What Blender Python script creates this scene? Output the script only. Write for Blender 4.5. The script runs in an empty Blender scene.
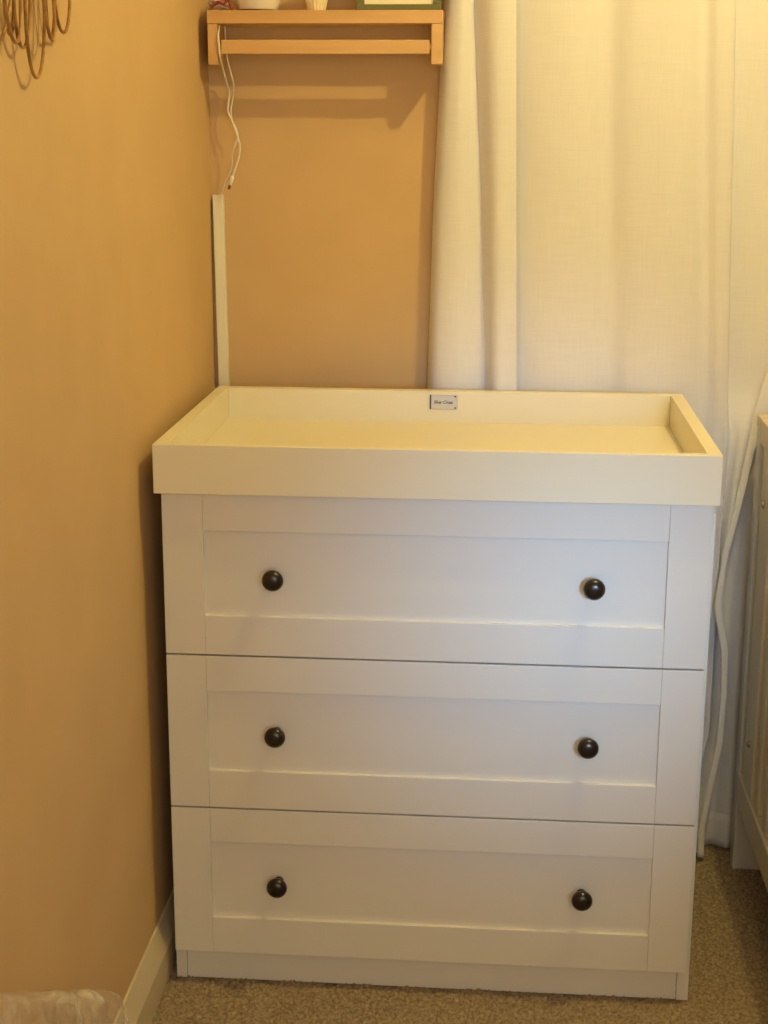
import bpy, bmesh, math, random
from mathutils import Vector, Matrix
from math import pi, sin, cos, radians
random.seed(7)
S = bpy.context.scene
COL = S.collection

# ------------------------------------------------------------------ materials
def mat(name, rgb, rough=.5, metal=0., spec=.5, coat=0.):
    m = bpy.data.materials.new(name); m.use_nodes = True
    b = m.node_tree.nodes['Principled BSDF']
    b.inputs['Base Color'].default_value = (*rgb, 1)
    b.inputs['Roughness'].default_value = rough
    b.inputs['Metallic'].default_value = metal
    b.inputs['Specular IOR Level'].default_value = spec
    b.inputs['Coat Weight'].default_value = coat
    return m

def node(m, t, **kw):
    n = m.node_tree.nodes.new(t)
    for k, v in kw.items():
        if k in n.inputs: n.inputs[k].default_value = v
        else: setattr(n, k, v)
    return n

def link(m, a, ao, b, bi):
    m.node_tree.links.new(a.outputs[ao], b.inputs[bi])

def vary(m, c1, c2, scale, stretch=(1, 1, 1), detail=4., bump=0., bump_scale=None, lo=.35, hi=.65):
    """noise driven colour variation and bump, in object space"""
    bs = m.node_tree.nodes['Principled BSDF']
    tc = node(m, 'ShaderNodeTexCoord'); mp = node(m, 'ShaderNodeMapping')
    mp.inputs['Scale'].default_value = stretch
    link(m, tc, 'Object', mp, 'Vector')
    nz = node(m, 'ShaderNodeTexNoise', Scale=scale, Detail=detail)
    link(m, mp, 'Vector', nz, 'Vector')
    cr = node(m, 'ShaderNodeValToRGB')
    cr.color_ramp.elements[0].position = lo; cr.color_ramp.elements[1].position = hi
    cr.color_ramp.elements[0].color = (*c1, 1); cr.color_ramp.elements[1].color = (*c2, 1)
    link(m, nz, 'Fac', cr, 'Fac'); link(m, cr, 'Color', bs, 'Base Color')
    if bump:
        n2 = node(m, 'ShaderNodeTexNoise', Scale=bump_scale or scale, Detail=3.)
        link(m, mp, 'Vector', n2, 'Vector')
        bp = node(m, 'ShaderNodeBump', Strength=bump, Distance=.002)
        link(m, n2, 'Fac', bp, 'Height'); link(m, bp, 'Normal', bs, 'Normal')
    return m

M = {}
M['laminate'] = mat('white_laminate', (.74, .72, .68), .42)
M['tray'] = mat('white_tray_laminate', (.81, .76, .605), .38)
M['wall'] = vary(mat('beige_wall_paint', (.5, .38, .3), .75, spec=.25), (.585, .412, .226), (.615, .435, .241), 6., bump=.12, bump_scale=160.)
M['ceiling'] = mat('white_ceiling_paint', (.8, .78, .74), .8)
M['carpet'] = vary(mat('beige_carpet', (.3, .24, .17), 1., spec=.05), (.225, .17, .115), (.44, .35, .245), 170., detail=6., bump=.9, bump_scale=420.)
M['gloss_trim'] = mat('white_gloss_trim', (.62, .535, .38), .35)
M['trunking'] = mat('white_plastic_trunking', (.80, .78, .68), .4)
M['knob'] = mat('dark_bronze_knob', (.012, .007, .004), .3, .0, .5, .15)
M['steel'] = mat('brushed_steel', (.62, .60, .58), .32, 1.)
M['dark_ink'] = mat('engraved_dark_lettering', (.03, .025, .02), .6)
M['screw'] = mat('chrome_bolt', (.55, .53, .5), .2, 1.)
M['pine'] = vary(mat('varnished_pine', (.6, .35, .12), .4), (.57, .335, .125), (.70, .45, .20), 9., stretch=(.25, 2.5, 2.5), detail=6., bump=.1, bump_scale=40.)
M['crib'] = mat('cream_painted_wood', (.64, .575, .43), .35)
M['crib_end'] = mat('white_painted_board', (.60, .60, .58), .4)
M['rattan'] = vary(mat('golden_rattan', (.4, .2, .05), .4), (.24, .115, .025), (.44, .23, .055), 60., detail=3.)
M['cable'] = mat('white_cable_plastic', (.80, .76, .70), .4)
M['plug'] = mat('dark_plug_tip', (.12, .06, .02), .4, .3)
M['ceramic'] = mat('white_glossy_plastic', (.85, .80, .74), .25)
M['cup'] = mat('cream_ceramic', (.86, .78, .55), .3)
M['red'] = mat('dark_red_strap', (.26, .05, .04), .6)
M['pinkish'] = mat('pale_pink_fabric', (.62, .47, .44), .8)
M['frame_green'] = mat('olive_green_frame', (.135, .14, .055), .45)
M['mount'] = mat('cream_picture_mount', (.88, .82, .66), .8)
M['print'] = mat('sage_print', (.42, .50, .40), .8)
M['blanket'] = vary(mat('cream_fleece', (.8, .74, .6), 1., spec=.1), (.76, .69, .55), (.85, .79, .66), 80., bump=.6, bump_scale=200.)

# curtain cloth : woven linen look (vertical + horizontal thread noise)
def cloth(name, c1, c2):
    m = mat(name, c1, .9, spec=.12)
    bs = m.node_tree.nodes['Principled BSDF']
    tc = node(m, 'ShaderNodeTexCoord')
    outs = []
    for st in ((620., 620., 20.), (18., 18., 620.)):
        mp = node(m, 'ShaderNodeMapping'); mp.inputs['Scale'].default_value = st
        link(m, tc, 'Object', mp, 'Vector')
        nz = node(m, 'ShaderNodeTexNoise', Scale=1., Detail=3.)
        link(m, mp, 'Vector', nz, 'Vector'); outs.append(nz)
    ad = node(m, 'ShaderNodeMath', operation='ADD')
    link(m, outs[0], 'Fac', ad, 0); link(m, outs[1], 'Fac', ad, 1)
    cr = node(m, 'ShaderNodeValToRGB')
    cr.color_ramp.elements[0].position = .38; cr.color_ramp.elements[1].position = .62
    cr.color_ramp.elements[0].color = (*c1, 1); cr.color_ramp.elements[1].color = (*c2, 1)
    hv = node(m, 'ShaderNodeMath', operation='MULTIPLY'); hv.inputs[1].default_value = .5
    link(m, ad, 0, hv, 0); link(m, hv, 0, cr, 'Fac'); link(m, cr, 'Color', bs, 'Base Color')
    bp = node(m, 'ShaderNodeBump', Strength=.18, Distance=.0012)
    link(m, ad, 0, bp, 'Height'); link(m, bp, 'Normal', bs, 'Normal')
    return m
M['curtain'] = cloth('cream_linen', (.76, .755, .79), (.80, .80, .84))

# clear crumpled plastic
def plastic():
    m = mat('clear_crinkled_plastic', (.82, .76, .68), .25, spec=.6)
    nt = m.node_tree; bs = nt.nodes['Principled BSDF']; out = nt.nodes['Material Output']
    tr = node(m, 'ShaderNodeBsdfTransparent'); mx = node(m, 'ShaderNodeMixShader')
    tc = node(m, 'ShaderNodeTexCoord'); nz = node(m, 'ShaderNodeTexNoise', Scale=16., Detail=5.)
    link(m, tc, 'Object', nz, 'Vector')
    mr = node(m, 'ShaderNodeMapRange'); mr.inputs[1].default_value = .4; mr.inputs[2].default_value = .75
    mr.inputs[3].default_value = .10; mr.inputs[4].default_value = .62
    link(m, nz, 'Fac', mr, 'Value')
    n2 = node(m, 'ShaderNodeTexNoise', Scale=34., Detail=2.); link(m, tc, 'Object', n2, 'Vector')
    bp = node(m, 'ShaderNodeBump', Strength=1., Distance=.02); link(m, n2, 'Fac', bp, 'Height'); link(m, bp, 'Normal', bs, 'Normal')
    nt.links.new(mr.outputs[0], mx.inputs[0])
    nt.links.new(tr.outputs[0], mx.inputs[1]); nt.links.new(bs.outputs[0], mx.inputs[2])
    nt.links.new(mx.outputs[0], out.inputs['Surface'])
    return m
M['plastic'] = plastic()

# ------------------------------------------------------------------ helpers
def obj(name, bm, m, parent=None, smooth=False, loc=None):
    me = bpy.data.meshes.new(name); bm.to_mesh(me); bm.free()
    if m: me.materials.append(m)
    if smooth:
        for p in me.polygons: p.use_smooth = True
    o = bpy.data.objects.new(name, me); COL.objects.link(o)
    if parent: o.parent = parent
    if loc: o.location = loc
    return o

def thing(name, label, cat, loc=(0, 0, 0), group=None):
    o = bpy.data.objects.new(name, None); COL.objects.link(o)
    o.location = loc; o.empty_display_size = .05
    o['label'] = label; o['category'] = cat
    if group: o['group'] = group
    return o

def tag(o, label, cat, group=None):
    o['label'] = label; o['category'] = cat
    if group: o['group'] = group
    return o

def structure(o):
    o['kind'] = 'structure'; return o

def box(bm, x0, x1, y0, y1, z0, z1, bev=.0012, seg=2):
    r = bmesh.ops.create_cube(bm, size=1.)
    vs = r['verts']
    for v in vs:
        v.co = Vector(((x0 + x1) / 2 + v.co.x * (x1 - x0), (y0 + y1) / 2 + v.co.y * (y1 - y0), (z0 + z1) / 2 + v.co.z * (z1 - z0)))
    if bev:
        es = set()
        for v in vs: es.update(v.link_edges)
        bmesh.ops.bevel(bm, geom=list(es), offset=bev, segments=seg, affect='EDGES', profile=.5)
    return bm

def bx(*a, **k): return box(bmesh.new(), *a, **k)

def lathe(prof, n=40, axis='z', origin=(0, 0, 0)):
    """prof: list (radius, height)"""
    bm = bmesh.new(); rings = []
    for r, h in prof:
        ring = []
        for i in range(n):
            a = 2 * pi * i / n
            if axis == 'z': p = (r * cos(a), r * sin(a), h)
            elif axis == '-y': p = (r * cos(a), -h, r * sin(a))
            else: p = (-h, r * cos(a), r * sin(a))
            ring.append(bm.verts.new(Vector(p) + Vector(origin)))
        rings.append(ring)
    for a, b in zip(rings, rings[1:]):
        for i in range(n): bm.faces.new((a[i], a[(i + 1) % n], b[(i + 1) % n], b[i]))
    for ring in (rings[0], rings[-1]): bm.faces.new(ring)
    bmesh.ops.recalc_face_normals(bm, faces=bm.faces)
    return bm

def catmull(pts, k=8, closed=False):
    out = []; n = len(pts)
    rng = range(n) if closed else range(n - 1)
    for i in rng:
        g = (lambda j: Vector(pts[j % n])) if closed else (lambda j: Vector(pts[max(0, min(n - 1, j))]))
        p0, p1, p2, p3 = g(i - 1), g(i), g(i + 1), g(i + 2)
        for s in range(k):
            t = s / k
            out.append(.5 * ((2 * p1) + (p2 - p0) * t + (2 * p0 - 5 * p1 + 4 * p2 - p3) * t * t + (3 * p1 - p0 - 3 * p2 + p3) * t ** 3))
    if not closed: out.append(Vector(pts[-1]))
    return out

def tube(bm, pts, r, n=10, closed=False):
    N = len(pts); rings = []
    up = Vector((0.31, .2, .93)).normalized()
    for i, p in enumerate(pts):
        a = pts[(i - 1) % N] if closed or i > 0 else pts[i]
        b = pts[(i + 1) % N] if closed or i < N - 1 else pts[i]
        t = (b - a).normalized(); u = t.cross(up)
        if u.length < 1e-4: u = t.cross(Vector((1, 0, 0)))
        u.normalize(); w = t.cross(u); up = u.cross(t)
        rr = r(i / (N - 1)) if callable(r) else r
        rings.append([bm.verts.new(p + (u * cos(2 * pi * k / n) + w * sin(2 * pi * k / n)) * rr) for k in range(n)])
    last = N if closed else N - 1
    for i in range(last):
        a, b = rings[i], rings[(i + 1) % N]
        for k in range(n): bm.faces.new((a[k], a[(k + 1) % n], b[(k + 1) % n], b[k]))
    if not closed: bm.faces.new(rings[0]); bm.faces.new(rings[-1])
    bmesh.ops.recalc_face_normals(bm, faces=bm.faces)
    return bm

# ------------------------------------------------------------------ room
XL, YB, ZC = -.034, .654, 2.50          # left wall plane, back wall plane, ceiling
XR, YF = 3.0, -3.2
structure(obj('wall_left', bx(XL - .12, XL, YF - .12, YB + .12, 0, ZC, bev=0), M['wall']))
structure(obj('wall_back', bx(XL, XR + .12, YB, YB + .12, 0, ZC, bev=0), M['wall']))
structure(obj('wall_right', bx(XR, XR + .12, YF, YB, 0, ZC, bev=0), M['wall']))
structure(obj('wall_front', bx(XL, XR + .12, YF - .12, YF, 0, ZC, bev=0), M['wall']))
structure(obj('ceiling', bx(XL - .12, XR + .12, YF - .12, YB + .12, ZC, ZC + .1, bev=0), M['ceiling']))

def carpet():
    def axis(lo, a, b, hi, fine):
        v = []; x = lo
        while x < a - 1e-6: v.append(x); x += .1
        n = int((b - a) / fine)
        v += [a + (b - a) * i / n for i in range(n)]
        x = b
        while x < hi: v.append(x); x += .1
        v.append(hi); return v
    xs = axis(XL, -.02, 1.16, XR, .0034); ys = axis(YF, -.32, .64, YB, .0034)
    verts = []; nx, ny = len(xs), len(ys)
    rnd = random.Random(3)
    for j, y in enumerate(ys):
        for i, x in enumerate(xs):
            f = 1. if (-.02 < x < 1.16 and -.32 < y < .62) else 0.
            z = -.0035 + f * (rnd.random() ** 1.6 * .0065 + .0012 * sin(x * 61 + 2 * sin(y * 40)) * sin(y * 53))
            verts.append((x + f * (rnd.random() - .5) * .002, y + f * (rnd.random() - .5) * .002, z))
    faces = [(j * nx + i, j * nx + i + 1, (j + 1) * nx + i + 1, (j + 1) * nx + i) for j in range(ny - 1) for i in range(nx - 1)]
    # slab sides and underside
    k = len(verts)
    verts += [(XL, YF, -.05), (XR, YF, -.05), (XR, YB, -.05), (XL, YB, -.05)]
    faces.append((k, k + 3, k + 2, k + 1))
    me = bpy.data.meshes.new('floor'); me.from_pydata(verts, [], faces); me.materials.append(M['carpet'])
    for p in me.polygons: p.use_smooth = True
    o = bpy.data.objects.new('floor', me); COL.objects.link(o); return structure(o)
carpet()

def baseboard(name, along, a0, a1):
    # chamfered skirting board; profile (offset from wall, height)
    prof = [(0, -.01), (.018, -.01), (.018, .060), (.0165, .064), (.004, .1), (0, .101)]
    bm = bmesh.new(); ends = []
    for a in (a0, a1):
        ring = []
        for d, z in prof:
            ring.append(bm.verts.new((XL + d, a, z) if along == 'y' else (a, YB - d, z)))
        ends.append(ring)
    n = len(prof)
    for i in range(n): bm.faces.new((ends[0][i], ends[0][(i + 1) % n], ends[1][(i + 1) % n], ends[1][i]))
    bm.faces.new(ends[0]); bm.faces.new(ends[1])
    bmesh.ops.recalc_face_normals(bm, faces=bm.faces)
    return structure(obj(name, bm, M['gloss_trim']))
baseboard('baseboard_left', 'y', YF, YB)
baseboard('baseboard_back', 'x', XL + .018, XR)

# ------------------------------------------------------------------ chest of drawers
W = .86
chest = thing('chest_of_drawers', 'wide white three-drawer chest with dark round knobs standing on the carpet', 'chest of drawers', (.43, .27, 0))
bpy.context.view_layer.update()
cx, cy = chest.location.x, chest.location.y
def cbox(name, x0, x1, y0, y1, z0, z1, bev=.0008, m='laminate', parent=chest):
    o = obj(name, bx(x0 - cx, x1 - cx, y0 - cy, y1 - cy, z0, z1, bev=bev), M[m], parent); return o
cbox('side_panel', -.003, .015, .0185, .553, 0, .8446)
cbox('side_panel', .8475, .8672, .0185, .553, 0, .8446)
cbox('top_panel', -.003, .8655, .0185, .553, .8448, .8632)
cbox('back_panel', .0152, .8473, .545, .552, .03, .8446)
cbox('plinth', .0155, .8470, .0205, .0385, 0, .0605)
P0z, H, G = .0618, .2640, .003
for k in range(3):
    z0 = P0z + k * (H + G); z1 = z0 + H
    if k == 2: z1 = .8615
    f = bmesh.new()
    sw, th, rec = .065, .018, .0065
    X0, X1 = -cx, W - cx; Y0 = -cy
    box(f, X0, X0 + sw, Y0, Y0 + th, z0, z1, .0007)
    box(f, X1 - sw, X1, Y0, Y0 + th, z0, z1, .0007)
    box(f, X0 + sw + .0002, X1 - sw - .0002, Y0, Y0 + th, z1 - .0595, z1, .0007)
    box(f, X0 + sw + .0002, X1 - sw - .0002, Y0, Y0 + th, z0, z0 + .0655, .0007)
    box(f, X0 + sw - .004, X1 - sw + .004, Y0 + rec, Y0 + th - .001, z0 + .06, z1 - .055, 0)
    # drawer box behind the front
    box(f, X0 + .025, X1 - .025, Y0 + th + .004, .24, z0 + .02, z0 + .032, 0)
    for xa in (X0 + .025, X1 - .037): box(f, xa, xa + .012, Y0 + th + .004, .24, z0 + .02, z1 - .04, 0)
    box(f, X0 + .037, X1 - .037, .228, .24, z0 + .032, z1 - .04, 0)
    dr = obj('drawer', f, M['laminate'], chest)
    prof = [(.0, .0), (.0078, .0), (.0078, .0015), (.0062, .004), (.0058, .009), (.008, .013), (.0125, .0165), (.0155, .0205),
            (.0172, .0255), (.0168, .0295), (.0140, .0335), (.0095, .0362), (.005, .0372), (.0, .0375)]
    for kx in (.1785, .6820):
        kz = (.1965, .4640, .7285)[k]
        kb = lathe(prof[1:-1] + [(.0008, .0375)], 40, '-y')
        o = obj('knob', kb, M['knob'], dr, True, (kx - cx, rec - cy, kz))

# ------------------------------------------------------------------ changing tray on top
tx0, tx1, ty0, ty1, tz0, tz1 = -.0093, .8685, -.0118, .5555, .8636, .9423
tray = thing('changing_tray', 'white open changing tray resting on top of the chest of drawers', 'changing tray', (.43, .27, tz0))
def tbox(name, x0, x1, y0, y1, z0, z1, bev=.001):
    return obj(name, bx(x0 - .43, x1 - .43, y0 - .27, y1 - .27, z0 - tz0, z1 - tz0, bev=bev), M['tray'], tray)
tw = .0225
tbox('front_panel', tx0, tx1, ty0, ty0 + .018, tz0, tz1)
bk = tbox('back_panel', tx0 + tw, tx1 - tw, ty1 - tw, ty1, tz0, tz1)
tbox('side_panel', tx0, tx0 + tw, ty0 + .018, ty1, tz0, tz1)
tbox('side_panel', tx1 - tw, tx1, ty0 + .018, ty1, tz0, tz1)
tbox('base_board', tx0 + tw, tx1 - tw, ty0 + .018, ty1 - tw, tz0 + .002, tz0 + .0197, .0005)
# metal name plate on the inside of the back panel
yp = ty1 - tw
plate = obj('name_plate', bx(-.0258, .0258, -.0022, 0, -.0135, .0135, bev=.0008), M['steel'], tray, loc=(.4235 - .43, yp - .27, .9225 - tz0))
plate['label'] = 'brushed metal plate with dark script lettering'
pr = bmesh.new()
box(pr, -.0262, -.0238, -.0034, -.0018, -.0136, .0136, .0003)
obj('end_cap', pr, M['dark_ink'], plate)
for sz in (-1, 1):
    obj('pin', lathe([(.0016, 0), (.0016, .001), (.0006, .0015)], 12, '-y'), M['dark_ink'], plate, True, (.0212, -.0020, sz * .0108))
cu = bpy.data.curves.new('lettering', 'FONT'); cu.body = 'Silver Cross'; cu.size = .0088; cu.shear = .45
cu.align_x = 'CENTER'; cu.align_y = 'CENTER'; cu.extrude = .0002; cu.offset = .00012; cu.space_character = .92
tmp = bpy.data.objects.new('lettering_source', cu); COL.objects.link(tmp)
bpy.context.view_layer.update()
me = bpy.data.meshes.new_from_object(tmp.evaluated_get(bpy.context.evaluated_depsgraph_get()))
bpy.data.objects.remove(tmp)
me.materials.clear(); me.materials.append(M['dark_ink'])
me.transform(Matrix.Translation((-.002, -.0025, -.0004)) @ Matrix.Rotation(pi / 2, 4, 'X') @ Matrix.Diagonal((.92, 1, 1, 1)))
lt = bpy.data.objects.new('lettering', me); COL.objects.link(lt); lt.parent = plate

# ------------------------------------------------------------------ cable trunking in the corner
tr = bmesh.new()
L = 1.16; a = .0105
box(tr, -.0102, .0102, -.016, 0, -L, 0, .0015)
tk = obj('cable_trunking', tr, M['trunking'], loc=(-.0190, YB - .0006, 1.2975))
tk.rotation_euler = (0, -a, 0)
tag(tk, 'narrow white upright cable trunking strip in the corner behind the chest', 'cable trunking')

# ------------------------------------------------------------------ shelf
sx0, sx1, sy = -.0155, .4115, .5505
shelf = thing('wall_shelf', 'small pine shelf with a hanging rail fixed to the back wall', 'shelf', (.198, YB, 1.53))
def sbox(name, x0, x1, y0, y1, z0, z1, bev=.0012):
    return obj(name, bx(x0 - .198, x1 - .198, y0 - YB, y1 - YB, z0 - 1.53, z1 - 1.53, bev=bev), M['pine'], shelf)
ST = 1.6275
sbox('board', sx0, sx1, sy, YB - .0005, 1.6045, ST)
sbox('bracket', sx0 + .0005, sx0 + .0180, sy + .001, YB - .0005, 1.533, 1.6044)
sbox('bracket', sx1 - .0205, sx1 - .0005, sy + .001, YB - .0005, 1.534, 1.6044)
sbox('rail', .0095, .3880, .5515, .5595, 1.5520, 1.5765)
for xa, xb in ((.0026, .0094), (.3881, .3909)): sbox('dowel', xa, xb, .5535, .5575, 1.560, 1.568, .0008)

# ---- things on the shelf
def smoothprof(p, k=5): return [(max(v.x, .0004), v.y) for v in catmull([(r, h, 0) for r, h in p], k)]
bowl = thing('sound_machine', 'white rounded night light at the left end of the wall shelf', 'night light', (.071, .598, ST))
obj('body', lathe(smoothprof([(.0004, .0), (.028, .0), (.0335, .0025), (.038, .011), (.0415, .022), (.043, .036), (.042, .05), (.036, .062), (.02, .070), (.0004, .072)]), 48), M['ceramic'], bowl, True)
obj('base_ring', lathe([(.030, .0), (.0345, .0), (.0355, .003), (.030, .0032)], 40), M['plug'], bowl, True)
obj('dome', lathe(smoothprof([(.0004, .071), (.012, .071), (.014, .075), (.012, .081), (.0004, .083)]), 24), M['ceramic'], bowl, True)

cup = thing('ribbed_cup', 'small cream ribbed cup standing mid-shelf', 'cup', (.179, .598, ST))
def cup_mesh():
    bm = bmesh.new(); n = 72; rings = []
    prof = [(.011, 0), (.0145, .0004), (.0155, .002), (.0195, .02), (.0215, .04), (.0225, .058), (.0230, .06), (.0212, .06), (.0200, .04), (.015, .006), (.003, .005)]
    for i, (r, h) in enumerate(prof):
        ring = []
        for k in range(n):
            t = 2 * pi * k / n; rr = r * (1 + (.045 * cos(18 * t) if 2 <= i <= 4 else 0))
            ring.append(bm.verts.new((rr * cos(t), rr * sin(t), h)))
        rings.append(ring)
    for a_, b_ in zip(rings, rings[1:]):
        for k in range(n): bm.faces.new((a_[k], a_[(k + 1) % n], b_[(k + 1) % n], b_[k]))
    bm.faces.new(rings[0]); bm.faces.new(rings[-1])
    bmesh.ops.recalc_face_normals(bm, faces=bm.faces); return bm
obj('cup_body', cup_mesh(), M['cup'], cup, True)
obj('rim', tube(bmesh.new(), [Vector((.0221 * cos(t), .0221 * sin(t), .0598)) for t in [2 * pi * i / 40 for i in range(40)]], .0009, 8, True), M['cup'], cup, True)

fr = thing('picture_frame', 'olive green picture frame standing at the right end of the wall shelf', 'picture frame', (.3310, .572, ST))
def frame_bar(x0, x1, z0, z1): return bx(x0, x1, -.007, .007, z0, z1, bev=.001)
fm = bmesh.new(); hw, hh, fb = .0765, .205, .0145
box(fm, -hw, hw, -.007, .007, 0, .0105, .001); box(fm, -hw, hw, -.007, .007, hh - fb, hh, .001)
box(fm, -hw, -hw + fb, -.007, .007, .0106, hh - fb - .0001, .001); box(fm, hw - fb, hw, -.007, .007, .0106, hh - fb - .0001, .001)
obj('frame', fm, M['frame_green'], fr)
mt = obj('mount', bx(-hw + fb - .003, hw - fb + .003, -.002, .002, .008, hh - fb + .003, bev=0), M['mount'], fr)
obj('print', bx(-.038, .038, -.0028, -.0021, .045, hh - .05, bev=0), M['print'], fr)
obj('backing', bx(-hw + .004, hw - .004, .003, .0068, .004, hh - .004, bev=0), M['pine'], fr)
fr.rotation_euler = (radians(-8), 0, 0)

# loose things at the left end : a little pile of wrapped cable and a strap
cc = bmesh.new()
pts = []
for i in range(150):
    t = i / 149; an = t * 2 * pi * 5.3
    pts.append(Vector((.0005 + .0145 * cos(an) * (1 + .25 * sin(an * .37)), .585 + .018 * sin(an), ST + .004 + .016 * t + .003 * sin(an * 1.7))))
tube(cc, pts, .0016, 8)
tag(obj('coiled_cable', cc, M['pinkish'], smooth=True), 'pale coiled cable heaped at the left end of the wall shelf', 'cable')
st = bmesh.new()
tube(st, catmull([(-.010, .566, ST + .006), (.004, .562, ST + .015), (.014, .563, ST + .012), (.022, .564, ST + .02), (.027, .566, ST + .006), (.031, .567, ST + .003)], 8), .0027, 10)
tag(obj('strap', st, M['red'], smooth=True), 'dark red strap lying over the coiled cable on the shelf', 'strap')

# ------------------------------------------------------------------ hanging cables
def cable(pts, r, label, cat='cable', name='cable', k=8):
    o = obj(name, tube(bmesh.new(), catmull(pts, k), r, 10), M['cable'], smooth=True)
    return tag(o, label, cat)
c1 = thing('hanging_cable', 'long white cable with a plug hanging from the shelf down the back wall', 'cable', (0.014, .615, 1.33))
def rel(l, o): return [tuple(Vector(p) - Vector(o)) for p in l]
p1 = [(.007, .585, 1.630), (.0085, .5815, 1.618), (.0075, .5822, 1.60), (.006, .584, 1.575), (.003, .598, 1.55), (.002, .615, 1.523), (.006, .618, 1.505), (.011, .62, 1.487), (.008, .62, 1.463), (.008, .618, 1.451), (.016, .618, 1.433), (.026, .615, 1.405), (.030, .615, 1.387), (.0265, .615, 1.365), (.019, .615, 1.343), (.0145, .615, 1.331)]
# the cord leaves the underside of the board and passes the rail end
p1[0:4] = [(.0047, .5640, 1.6030), (.0048, .5600, 1.595), (.0052, .5490, 1.585), (.0062, .5480, 1.570)]; p1[4] = (.0062, .556, 1.547)
obj('cord', tube(bmesh.new(), catmull(rel(p1, c1.location), 8), .0018, 10), M['cable'], c1, True)
d = (Vector((.009, .615, 1.315)) - Vector((.0145, .615, 1.332)))
pg = [Vector((.0150, .615, 1.334)) + d * t for t in (0, .05, .5, 1.0, 1.05)]
obj('plug', tube(bmesh.new(), [p - c1.location for p in pg], lambda t: .0021 if t < .05 or t > .99 else .0039, 12), M['cable'], c1, True)
pt = [pg[-1] + d * t for t in (0, .2, .4)]
tipo = obj('plug_tip', tube(bmesh.new(), [p - c1.location for p in pt], .0024, 12), M['plug'], c1, True)
tipo['label'] = 'dark brown plug tip'
cable([(.010, .590, 1.6030), (.0105, .592, 1.59), (.011, .592, 1.56), (.0120, .605, 1.54), (.014, .622, 1.521), (.0185, .625, 1.499), (.0165, .625, 1.478), (.0125, .624, 1.454), (.014, .6245, 1.436), (.021, .624, 1.422), (.024, .626, 1.409), (.020, .628, 1.394), (.013, .628, 1.376), (.012, .628, 1.354), (.006, .63, 1.337), (-.004, .634, 1.319), (-.010, .639, 1.302), (-.0115, .6405, 1.2985)], .0015,
      'thin white cable running down the wall into the top of the cable trunking')

# ------------------------------------------------------------------ curtains
def sheet(name, secs, m, parent=None, k=6, rows=110, wr=None, thick=.0012, loc=(0, 0, 0)):
    """secs : [(z, [(x,y),...]), ...] from the top down; every section has the same number of control points"""
    zs = [s[0] for s in secs]; nc = len(secs[0][1])
    verts = []; faces = []
    rowpts = []
    for i in range(rows + 1):
        z = zs[0] + (zs[-1] - zs[0]) * i / rows
        # catmull interpolation of sections
        j = 0
        while j < len(zs) - 2 and z < zs[j + 1]: j += 1
        t = (z - zs[j]) / (zs[j + 1] - zs[j])
        def sec(q): return secs[max(0, min(len(secs) - 1, q))][1]
        cp = []
        for c in range(nc):
            ax, ay = sec(j)[c]; bx_, by_ = sec(j + 1)[c]
            cp.append((ax + (bx_ - ax) * t, ay + (by_ - ay) * t, 0))
        line = catmull(cp, k)
        rowpts.append([(p.x, p.y + (wr(p.x, z) if wr else 0), z) for p in line])
    n = len(rowpts[0])
    for r_ in rowpts: verts += [(x - loc[0], y - loc[1], z - loc[2]) for x, y, z in r_]
    for i in range(rows):
        for c in range(n - 1):
            faces.append((i * n + c, (i + 1) * n + c, (i + 1) * n + c + 1, i * n + c + 1))
    me = bpy.data.meshes.new(name); me.from_pydata(verts, [], faces); me.materials.append(m)
    for p in me.polygons: p.use_smooth = True
    o = bpy.data.objects.new(name, me); COL.objects.link(o)
    if parent: o.parent = parent
    sd = o.modifiers.new('cloth_thickness', 'SOLIDIFY'); sd.thickness = thick; sd.offset = 0
    return o

def wrink(x, z):
    w = .0007 * sin(x * 37 + z * 5) * sin(z * 9 + 3 * x)
    # faint horizontal folds at about worktop height
    for zc, s, am in ((1.035, 7, .0016), (1.01, -5, .0011), (1.10, 3, .0006)):
        dz = (z - zc - .010 * sin(x * s * 3)) / .006
        w -= am * math.exp(-dz * dz) * max(0, sin((x - .42) * 11 + s))
    return w

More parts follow.
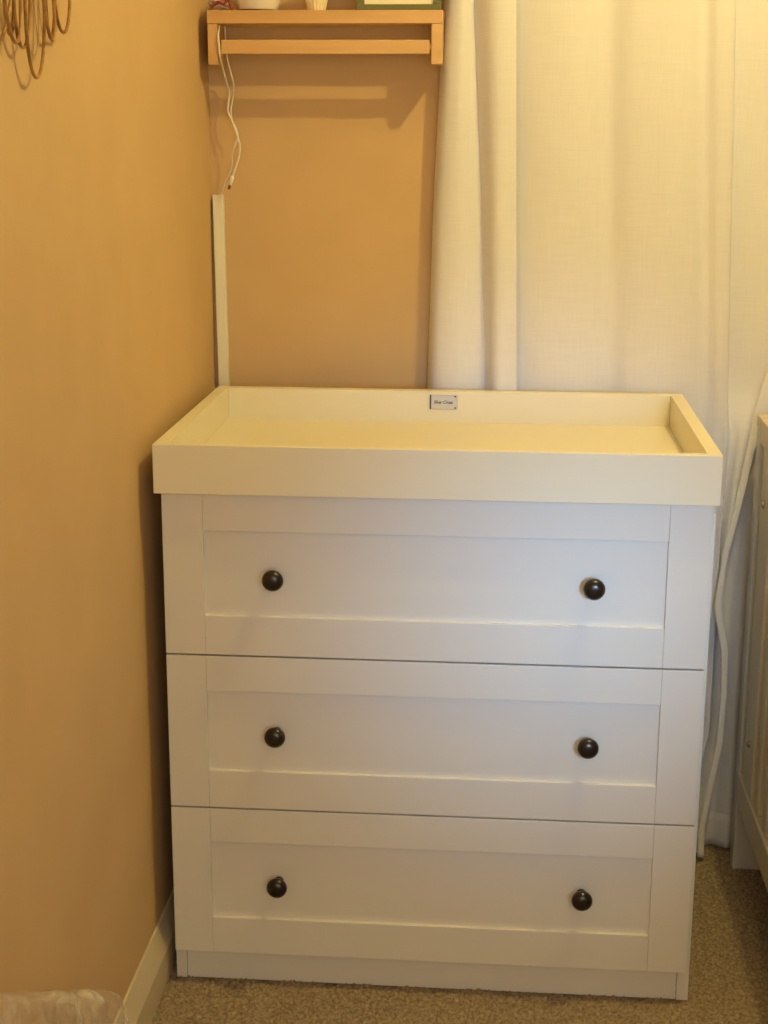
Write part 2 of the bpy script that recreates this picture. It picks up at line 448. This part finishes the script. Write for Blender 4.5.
# control columns : a fold pattern (px features of the big front fall)
#          x@top   x@1.647 x@1.294 x@.942  y        (metres)
colsA = [
    (.425, .4125, .400, .3915, .640),
    (.421, .4095, .395, .3875, .612),
    (.432, .420, .408, .402, .588),
    (.446, .440, .438, .438, .5795),
    (.453, .452, .465, .474, .5830),
    (.460, .4640, .4850, .4985, .5895),
    (.461, .4655, .4865, .5000, .5896),
    (.472, .475, .494, .5070, .5790),
    (.490, .491, .505, .5140, .5680),
    (.506, .506, .517, .5240, .5630),
    (.522, .522, .530, .5380, .5640),
    (.537, .538, .547, .5560, .5700),
    (.5395, .5405, .5495, .5585, .5730),
    (.537, .538, .547, .5560, .5860),
    (.540, .541, .550, .5595, .5905),
    (.552, .552, .561, .5710, .5850),
    (.580, .584, .594, .6040, .5770),
    (.620, .625, .634, .6460, .5740),
    (.650, .655, .668, .6800, .5765),
    (.680, .685, .700, .7130, .5840),
    (.706, .712, .727, .7410, .5875),
    (.738, .744, .759, .7750, .5780),
    (.770, .775, .792, .8080, .5740),
    (.805, .812, .830, .8470, .5735),
    (.842, .850, .869, .8870, .5795),
    (.862, .871, .889, .9080, .5855),
    (.876, .884, .903, .9220, .5850),
    (.894, .900, .919, .9370, .5780),
    (.920, .923, .937, .9510, .5775),
    (.931, .9325, .9455, .9590, .5830),
    (.929, .9305, .9435, .9575, .5950),
    (.934, .9350, .9480, .9620, .6180),
    (.955, .960, .970, .9800, .6140),
    (.985, .995, .997, .9960, .6080),
    (1.03, 1.03, 1.03, 1.0090, .6040),
    (1.10, 1.09, 1.055, 1.0260, .5970),
    (1.16, 1.14, 1.085, 1.0440, .5920),
]
nA = len(colsA)
def secA(z, col, lean=0., flat=1.):
    out = []
    for i, c in enumerate(colsA):
        y = c[4]
        out.append((c[col], min(.646, .601 + (y - .586) * 1.45 * flat) if i < 31 else y))
    return (z, out)
low = []
for (z, edge, ylast) in ((.86, 1.020, .582), (.78, 1.003, .575), (.704, .989, .570), (.632, .973, .563), (.531, .966, .556), (.44, .982, .552), (.347, .984, .548), (.248, .981, .545), (.072, .955, .535), (.010, .957, .530)):
    out = []
    n0 = 29
    for i, c in enumerate(colsA):
        x = c[3]; y = min(.646, .601 + (c[4] - .586) * 1.45) if i < 29 else c[4]
        if i > n0:
            t = (i - n0) / (nA - 1 - n0)
            x = colsA[n0][3] + (edge - colsA[n0][3]) * t if edge > .9655 else (.93 + (edge - .93) * t)
            y = .592 + (ylast - .592) * t + .006 * sin(t * 9)
            if x > .90 and i == n0 + 1: y = .596
        elif i > 24 and edge < .9655:
            t = (i - 24) / (n0 + 1 - 24); x = colsA[24][3] + (.93 - colsA[24][3]) * t
        out.append((x, y))
    low.append((z, out))
secsA = [secA(2.36, 0), secA(1.647, 1), secA(1.294, 2), secA(.942, 3)] + low
curt = thing('curtain', 'cream linen curtain hanging in broad folds behind the chest of drawers', 'curtain', (.68, .6, 0))
o = sheet('panel', secsA, M['curtain'], curt, 6, 150, wrink, loc=(.68, .6, 0))
# turned hem along the free leading edge, catching the light
edgeP = [(1.12, 1.15, 1.30, .589), (1.085, 1.115, 1.18, .5895), (1.026, 1.062, .974, .590), (1.009, 1.036, .905, .585), (1.000, 1.014, .84, .580), (.990, 1.003, .78, .574), (.978, .989, .704, .569), (.9625, .973, .632, .562), (.9610, .970, .610, .561), (.952, .9645, .531, .555), (.9515, .9645, .524, .555), (.970, .982, .44, .551), (.974, .984, .347, .547), (.970, .981, .248, .544), (.944, .955, .072, .534), (.944, .956, .010, .529)]
hem_secs = [(z, [(x0, y + .0012), (x0 + .001, y - .0003), ((x0 + x) / 2, y - .0010), (x - .0003, y - .0008), (x, y + .0008)]) for x0, x, z, y in edgeP]
sheet('hem', hem_secs, M['curtain'], curt, 4, 120, None, loc=(.68, .6, 0))
# heading rail pocket at the top (out of frame, keeps the cloth hanging from something)
rod = thing('curtain_rod', 'white curtain pole above the cream curtains', 'curtain rod', (.8, .600, 2.38))
obj('pole', tube(bmesh.new(), [Vector((-.42, 0, 0)), Vector((.9, 0, 0))], .012, 16), M['gloss_trim'], rod, True)
obj('wall_bracket', bx(-.40, -.38, .0, .0535, -.012, .012), M['gloss_trim'], rod)
obj('wall_bracket', bx(.86, .88, .0, .0535, -.012, .012), M['gloss_trim'], rod)

colsB = [(.950, .628), (.962, .618), (.972, .612), (.985, .617), (1.0, .610), (1.012, .603), (1.024, .606), (1.036, .614), (1.05, .606), (1.09, .598), (1.13, .612), (1.18, .600), (1.24, .612), (1.32, .600), (1.4, .61)]
secsB = [(2.36, [(x + .06, y + .018) for x, y in colsB]), (1.2, [(x + .03, y + .018) for x, y in colsB]), (.60, [(x, y + .006) for x, y in colsB]), (.004, [(x - .004, y - .012) for x, y in colsB])]
cb = thing('curtain', 'second cream curtain hanging straight to the floor behind the cot corner', 'curtain', (1.15, .61, 0))
sheet('panel', secsB, M['curtain'], cb, 6, 60, lambda x, z: .001 * sin(z * 14 + x * 30), loc=(1.15, .61, 0))
sheet('hem', [(.075, [(x - .004, y - .0125) for x, y in colsB]), (.0042, [(x - .004, y - .0150) for x, y in colsB])], M['curtain'], cb, 6, 4, None, loc=(1.15, .61, 0))

# ------------------------------------------------------------------ cot at the right
cot = thing('cot', 'cream painted slatted cot standing at the right beside the curtains', 'cot', (1.33, -.1, 0))
def kbox(name, x0, x1, y0, y1, z0, z1, m='crib', bev=.003, parent=cot):
    pl = (1.33, -.1, 0)
    return obj(name, bx(x0 - pl[0], x1 - pl[0], y0 - pl[1], y1 - pl[1], z0 - pl[2], z1 - pl[2], bev=bev), M[m], parent)
CX = 1.008
kbox('end_board', CX + .001, 1.66, .502, .540, .0, .8853, 'crib_end')
kbox('end_cap_rail', CX, 1.66, .500, .542, .8855, .9085)
kbox('end_board', CX + .004, 1.66, -.76, -.74, .0, .905, 'crib_end')
for xs in (CX, 1.64):
    kbox('top_rail', xs, xs + .024, -.74, .4985, .862, .9075)
    kbox('bottom_rail', xs, xs + .036, -.74, .4985, .146, .208)
    s1 = kbox('stile', xs + .003, xs + .021, .365, .455, .209, .861)
    if xs == CX:
        for zb, yb_ in ((.762, .428), (.304, .412)):
            bo = obj('bolt', lathe([(.0066, 0), (.0066, .002), (.0058, .004), (.0040, .0058), (.0006, .0066)], 22, '-x'), M['screw'], s1, True, (xs + .003 - 1.33, yb_ + .1, zb))
    for i in range(12):
        y1 = .332 - i * .085
        kbox('slat', xs + .005, xs + .019, y1 - .032, y1, .209, .861)
    kbox('stile', xs + .003, xs + .021, -.735, -.68, .209, .861)
kbox('slat', CX + .008, CX + .019, .458, .497, .209, .861, bev=.001)
kbox('mattress_base', CX + .0375, 1.630, -.735, .505, .50, .515)
bl = bmesh.new()
bmesh.ops.create_uvsphere(bl, u_segments=40, v_segments=24, radius=1)
for v in bl.verts:
    n = .06 * sin(v.co.x * 9 + v.co.z * 5) + .05 * sin(v.co.y * 11 + 1) + .03 * sin(v.co.z * 17)
    p = v.co * (1 + n); p.x = math.copysign(abs(p.x) ** .7, p.x); p.y = math.copysign(abs(p.y) ** .7, p.y)
    v.co = Vector((p.x * .2, p.y * .26, max(-.04, p.z * .075)))
tag(obj('folded_blanket', bl, M['blanket'], smooth=True, loc=(1.27, .18, .556)), 'cream fleece blanket bundled inside the cot behind its slats', 'blanket')

# ------------------------------------------------------------------ rattan loops on the left wall
rat = thing('rattan_wall_hanging', 'golden rattan looped wall hanging at the top of the left wall', 'wall decoration', (XL, -.46, 1.74))
hub = Vector((XL + .016, -.46, 1.74))
def petal(tip, w, off, base=None):
    b = Vector(base) if base else Vector((hub.x, hub.y + (tip[0] - hub.y) * .25, hub.z - .03))
    t = Vector((XL + off, tip[0], tip[1])); ax = t - b; Lg = ax.length; ax.normalize()
    side = Vector((0, ax.z, -ax.y)).normalized()
    pts = []
    for i in range(56):
        a_ = 2 * pi * i / 56
        u = (1 - cos(a_)) / 2
        ww = w * sin(a_) * (.55 + .45 * u)
        pts.append(b + ax * Lg * u + side * ww + Vector((.0016 * sin(a_), 0, 0)))
    return [p - rat.location for p in pts]
X0r = XL + .014
for tip, w, off, base in (((-.487, 1.4755), .052, .014, None), ((-.583, 1.5095), .043, .022, (X0r, -.570, 1.70)), ((-.563, 1.519), .028, .010, (X0r, -.560, 1.70)),
                    ((-.531, 1.507), .044, .013, (X0r, -.505, 1.70)), ((-.440, 1.5195), .033, .022, (X0r, -.450, 1.70)), ((-.413, 1.525), .031, .012, (X0r, -.395, 1.71)),
                    ((-.385, 1.5335), .050, .018, (X0r, -.345, 1.69)), ((-.640, 1.505), .040, .016, None), ((-.70, 1.545), .040, .018, None),
                    ((-.24, 1.64), .04, .015, None), ((-.21, 1.74), .04, .015, None), ((-.24, 1.84), .04, .015, None), ((-.34, 1.93), .04, .014, None),
                    ((-.46, 1.96), .04, .016, None), ((-.58, 1.93), .04, .016, None), ((-.68, 1.84), .04, .014, None), ((-.71, 1.74), .04, .016, None), ((-.72, 1.64), .04, .016, None)):
    obj('loop', tube(bmesh.new(), petal(tip, w, off, base), .0021, 10, True), M['rattan'], rat, True)
obj('hub_ring', tube(bmesh.new(), [Vector((.016, .045 * cos(t), .045 * sin(t))) for t in [2 * pi * i / 40 for i in range(40)]], .005, 10, True), M['rattan'], rat, True)

# ------------------------------------------------------------------ plastic bag against the wall, bottom left
def bag():
    rows, n = 90, 56
    verts = []; faces = []
    rnd = random.Random(11)
    ph = [(rnd.uniform(-110, 110), rnd.uniform(-110, 110), rnd.uniform(0, 6), rnd.uniform(-1, 1)) for _ in range(18)]
    for i in range(rows + 1):
        s = i / rows; y = -.468 - s * .60
        env = min(1, math.sqrt(max(0, s) / .03)) if s < .03 else (min(1, math.sqrt((1 - s) / .06)) if s > .94 else 1)
        Ht = .262 + s * .60 * .60 + .004 * sin(y * 60) - .012 * math.exp(-((y + .68) / .014) ** 2) + .004 * sin(y * 143)
        for k in range(n):
            a_ = 2 * pi * k / n
            u = cos(a_); v_ = sin(a_)
            uu = math.copysign(abs(u) ** .55, u); vv = math.copysign(abs(v_) ** .45, v_)
            x = .018 + uu * .030 * env; z = .006 + Ht / 2 + vv * Ht / 2 * (.93 + .07 * env)
            w = sum(am * sin(fa * y + fb * z * .6 + p + 2.5 * sin(z * 31 + p)) for fa, fb, p, am in ph) / 5
            ridge = abs(w) ** .7
            x += .010 * (ridge - .45) * env * (1 if u > -.3 else .3)
            x = max(x, XL + .003 + (.019 if z < .105 else 0))
            z = max(z + .0015 * w, .004)
            verts.append((x, y + .004 * w, z))
    for i in range(rows):
        for k in range(n):
            faces.append((i * n + k, i * n + (k + 1) % n, (i + 1) * n + (k + 1) % n, (i + 1) * n + k))
    faces.append(tuple(range(n))); faces.append(tuple(rows * n + k for k in range(n))[::-1])
    me = bpy.data.meshes.new('plastic_bag'); me.from_pydata(verts, [], faces); me.materials.append(M['plastic'])
    for p in me.polygons: p.use_smooth = True
    o = bpy.data.objects.new('plastic_bag', me); COL.objects.link(o); return o
tag(bag(), 'crinkled clear plastic bag leaning on the left wall by the skirting', 'plastic bag')

# ------------------------------------------------------------------ light
def lamp(kind, name, loc, power, color, **kw):
    l = bpy.data.lights.new(name, kind); l.energy = power; l.color = color
    for k, v in kw.items(): setattr(l, k, v)
    o = bpy.data.objects.new(name, l); COL.objects.link(o); o.location = loc; return o
def aim(o, target):
    o.rotation_euler = (Vector(target) - o.location).to_track_quat('-Z', 'Y').to_euler()
lamp('POINT', 'ceiling_lamp', (1.055, -.22, 2.40), 31.3, (1, .767, .249), shadow_soft_size=.013)
fl = lamp('AREA', 'front_fill', (1.0, -3.12, 1.45), 22., (1, .89, .675), shape='RECTANGLE', size=1.7, size_y=1.5)  # broad fill light added behind the camera to lift the drawer fronts
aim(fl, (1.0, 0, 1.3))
k = lamp('AREA', 'cool_patch_light', (1.0, -1.9, 1.15), .61, (.275, .593, 1.), size=.25, spread=radians(28))  # narrow cool light added for the bluish patch on the drawers, source unseen
aim(k, (.66, 0, .70))

w = bpy.data.worlds.new('world'); S.world = w; w.use_nodes = True
w.node_tree.nodes['Background'].inputs[0].default_value = (.5, .45, .4, 1)
w.node_tree.nodes['Background'].inputs[1].default_value = .0

# ------------------------------------------------------------------ camera
cam = bpy.data.cameras.new('camera'); co = bpy.data.objects.new('camera', cam); COL.objects.link(co)
r = Vector((0.99689881, 0.07856985, 0.00442011)); u = Vector((-0.02331105, 0.24119146, 0.97019754)); f = Vector((-0.07516218, 0.96729182, -0.24227503))
mw = Matrix(((r.x, u.x, -f.x, .53130901), (r.y, u.y, -f.y, -2.29839821), (r.z, u.z, -f.z, 1.41518208), (0, 0, 0, 1)))
co.matrix_world = mw
cam.sensor_fit = 'VERTICAL'; cam.sensor_height = 36.; cam.sensor_width = 27.
cam.lens = 36. * 1520.793 / 1024.; cam.clip_start = .02
S.camera = co
S.view_settings.view_transform = 'Standard'; S.view_settings.look = 'None'
S.view_settings.exposure = .09; S.view_settings.gamma = 1.; S.view_settings.use_curve_mapping = False
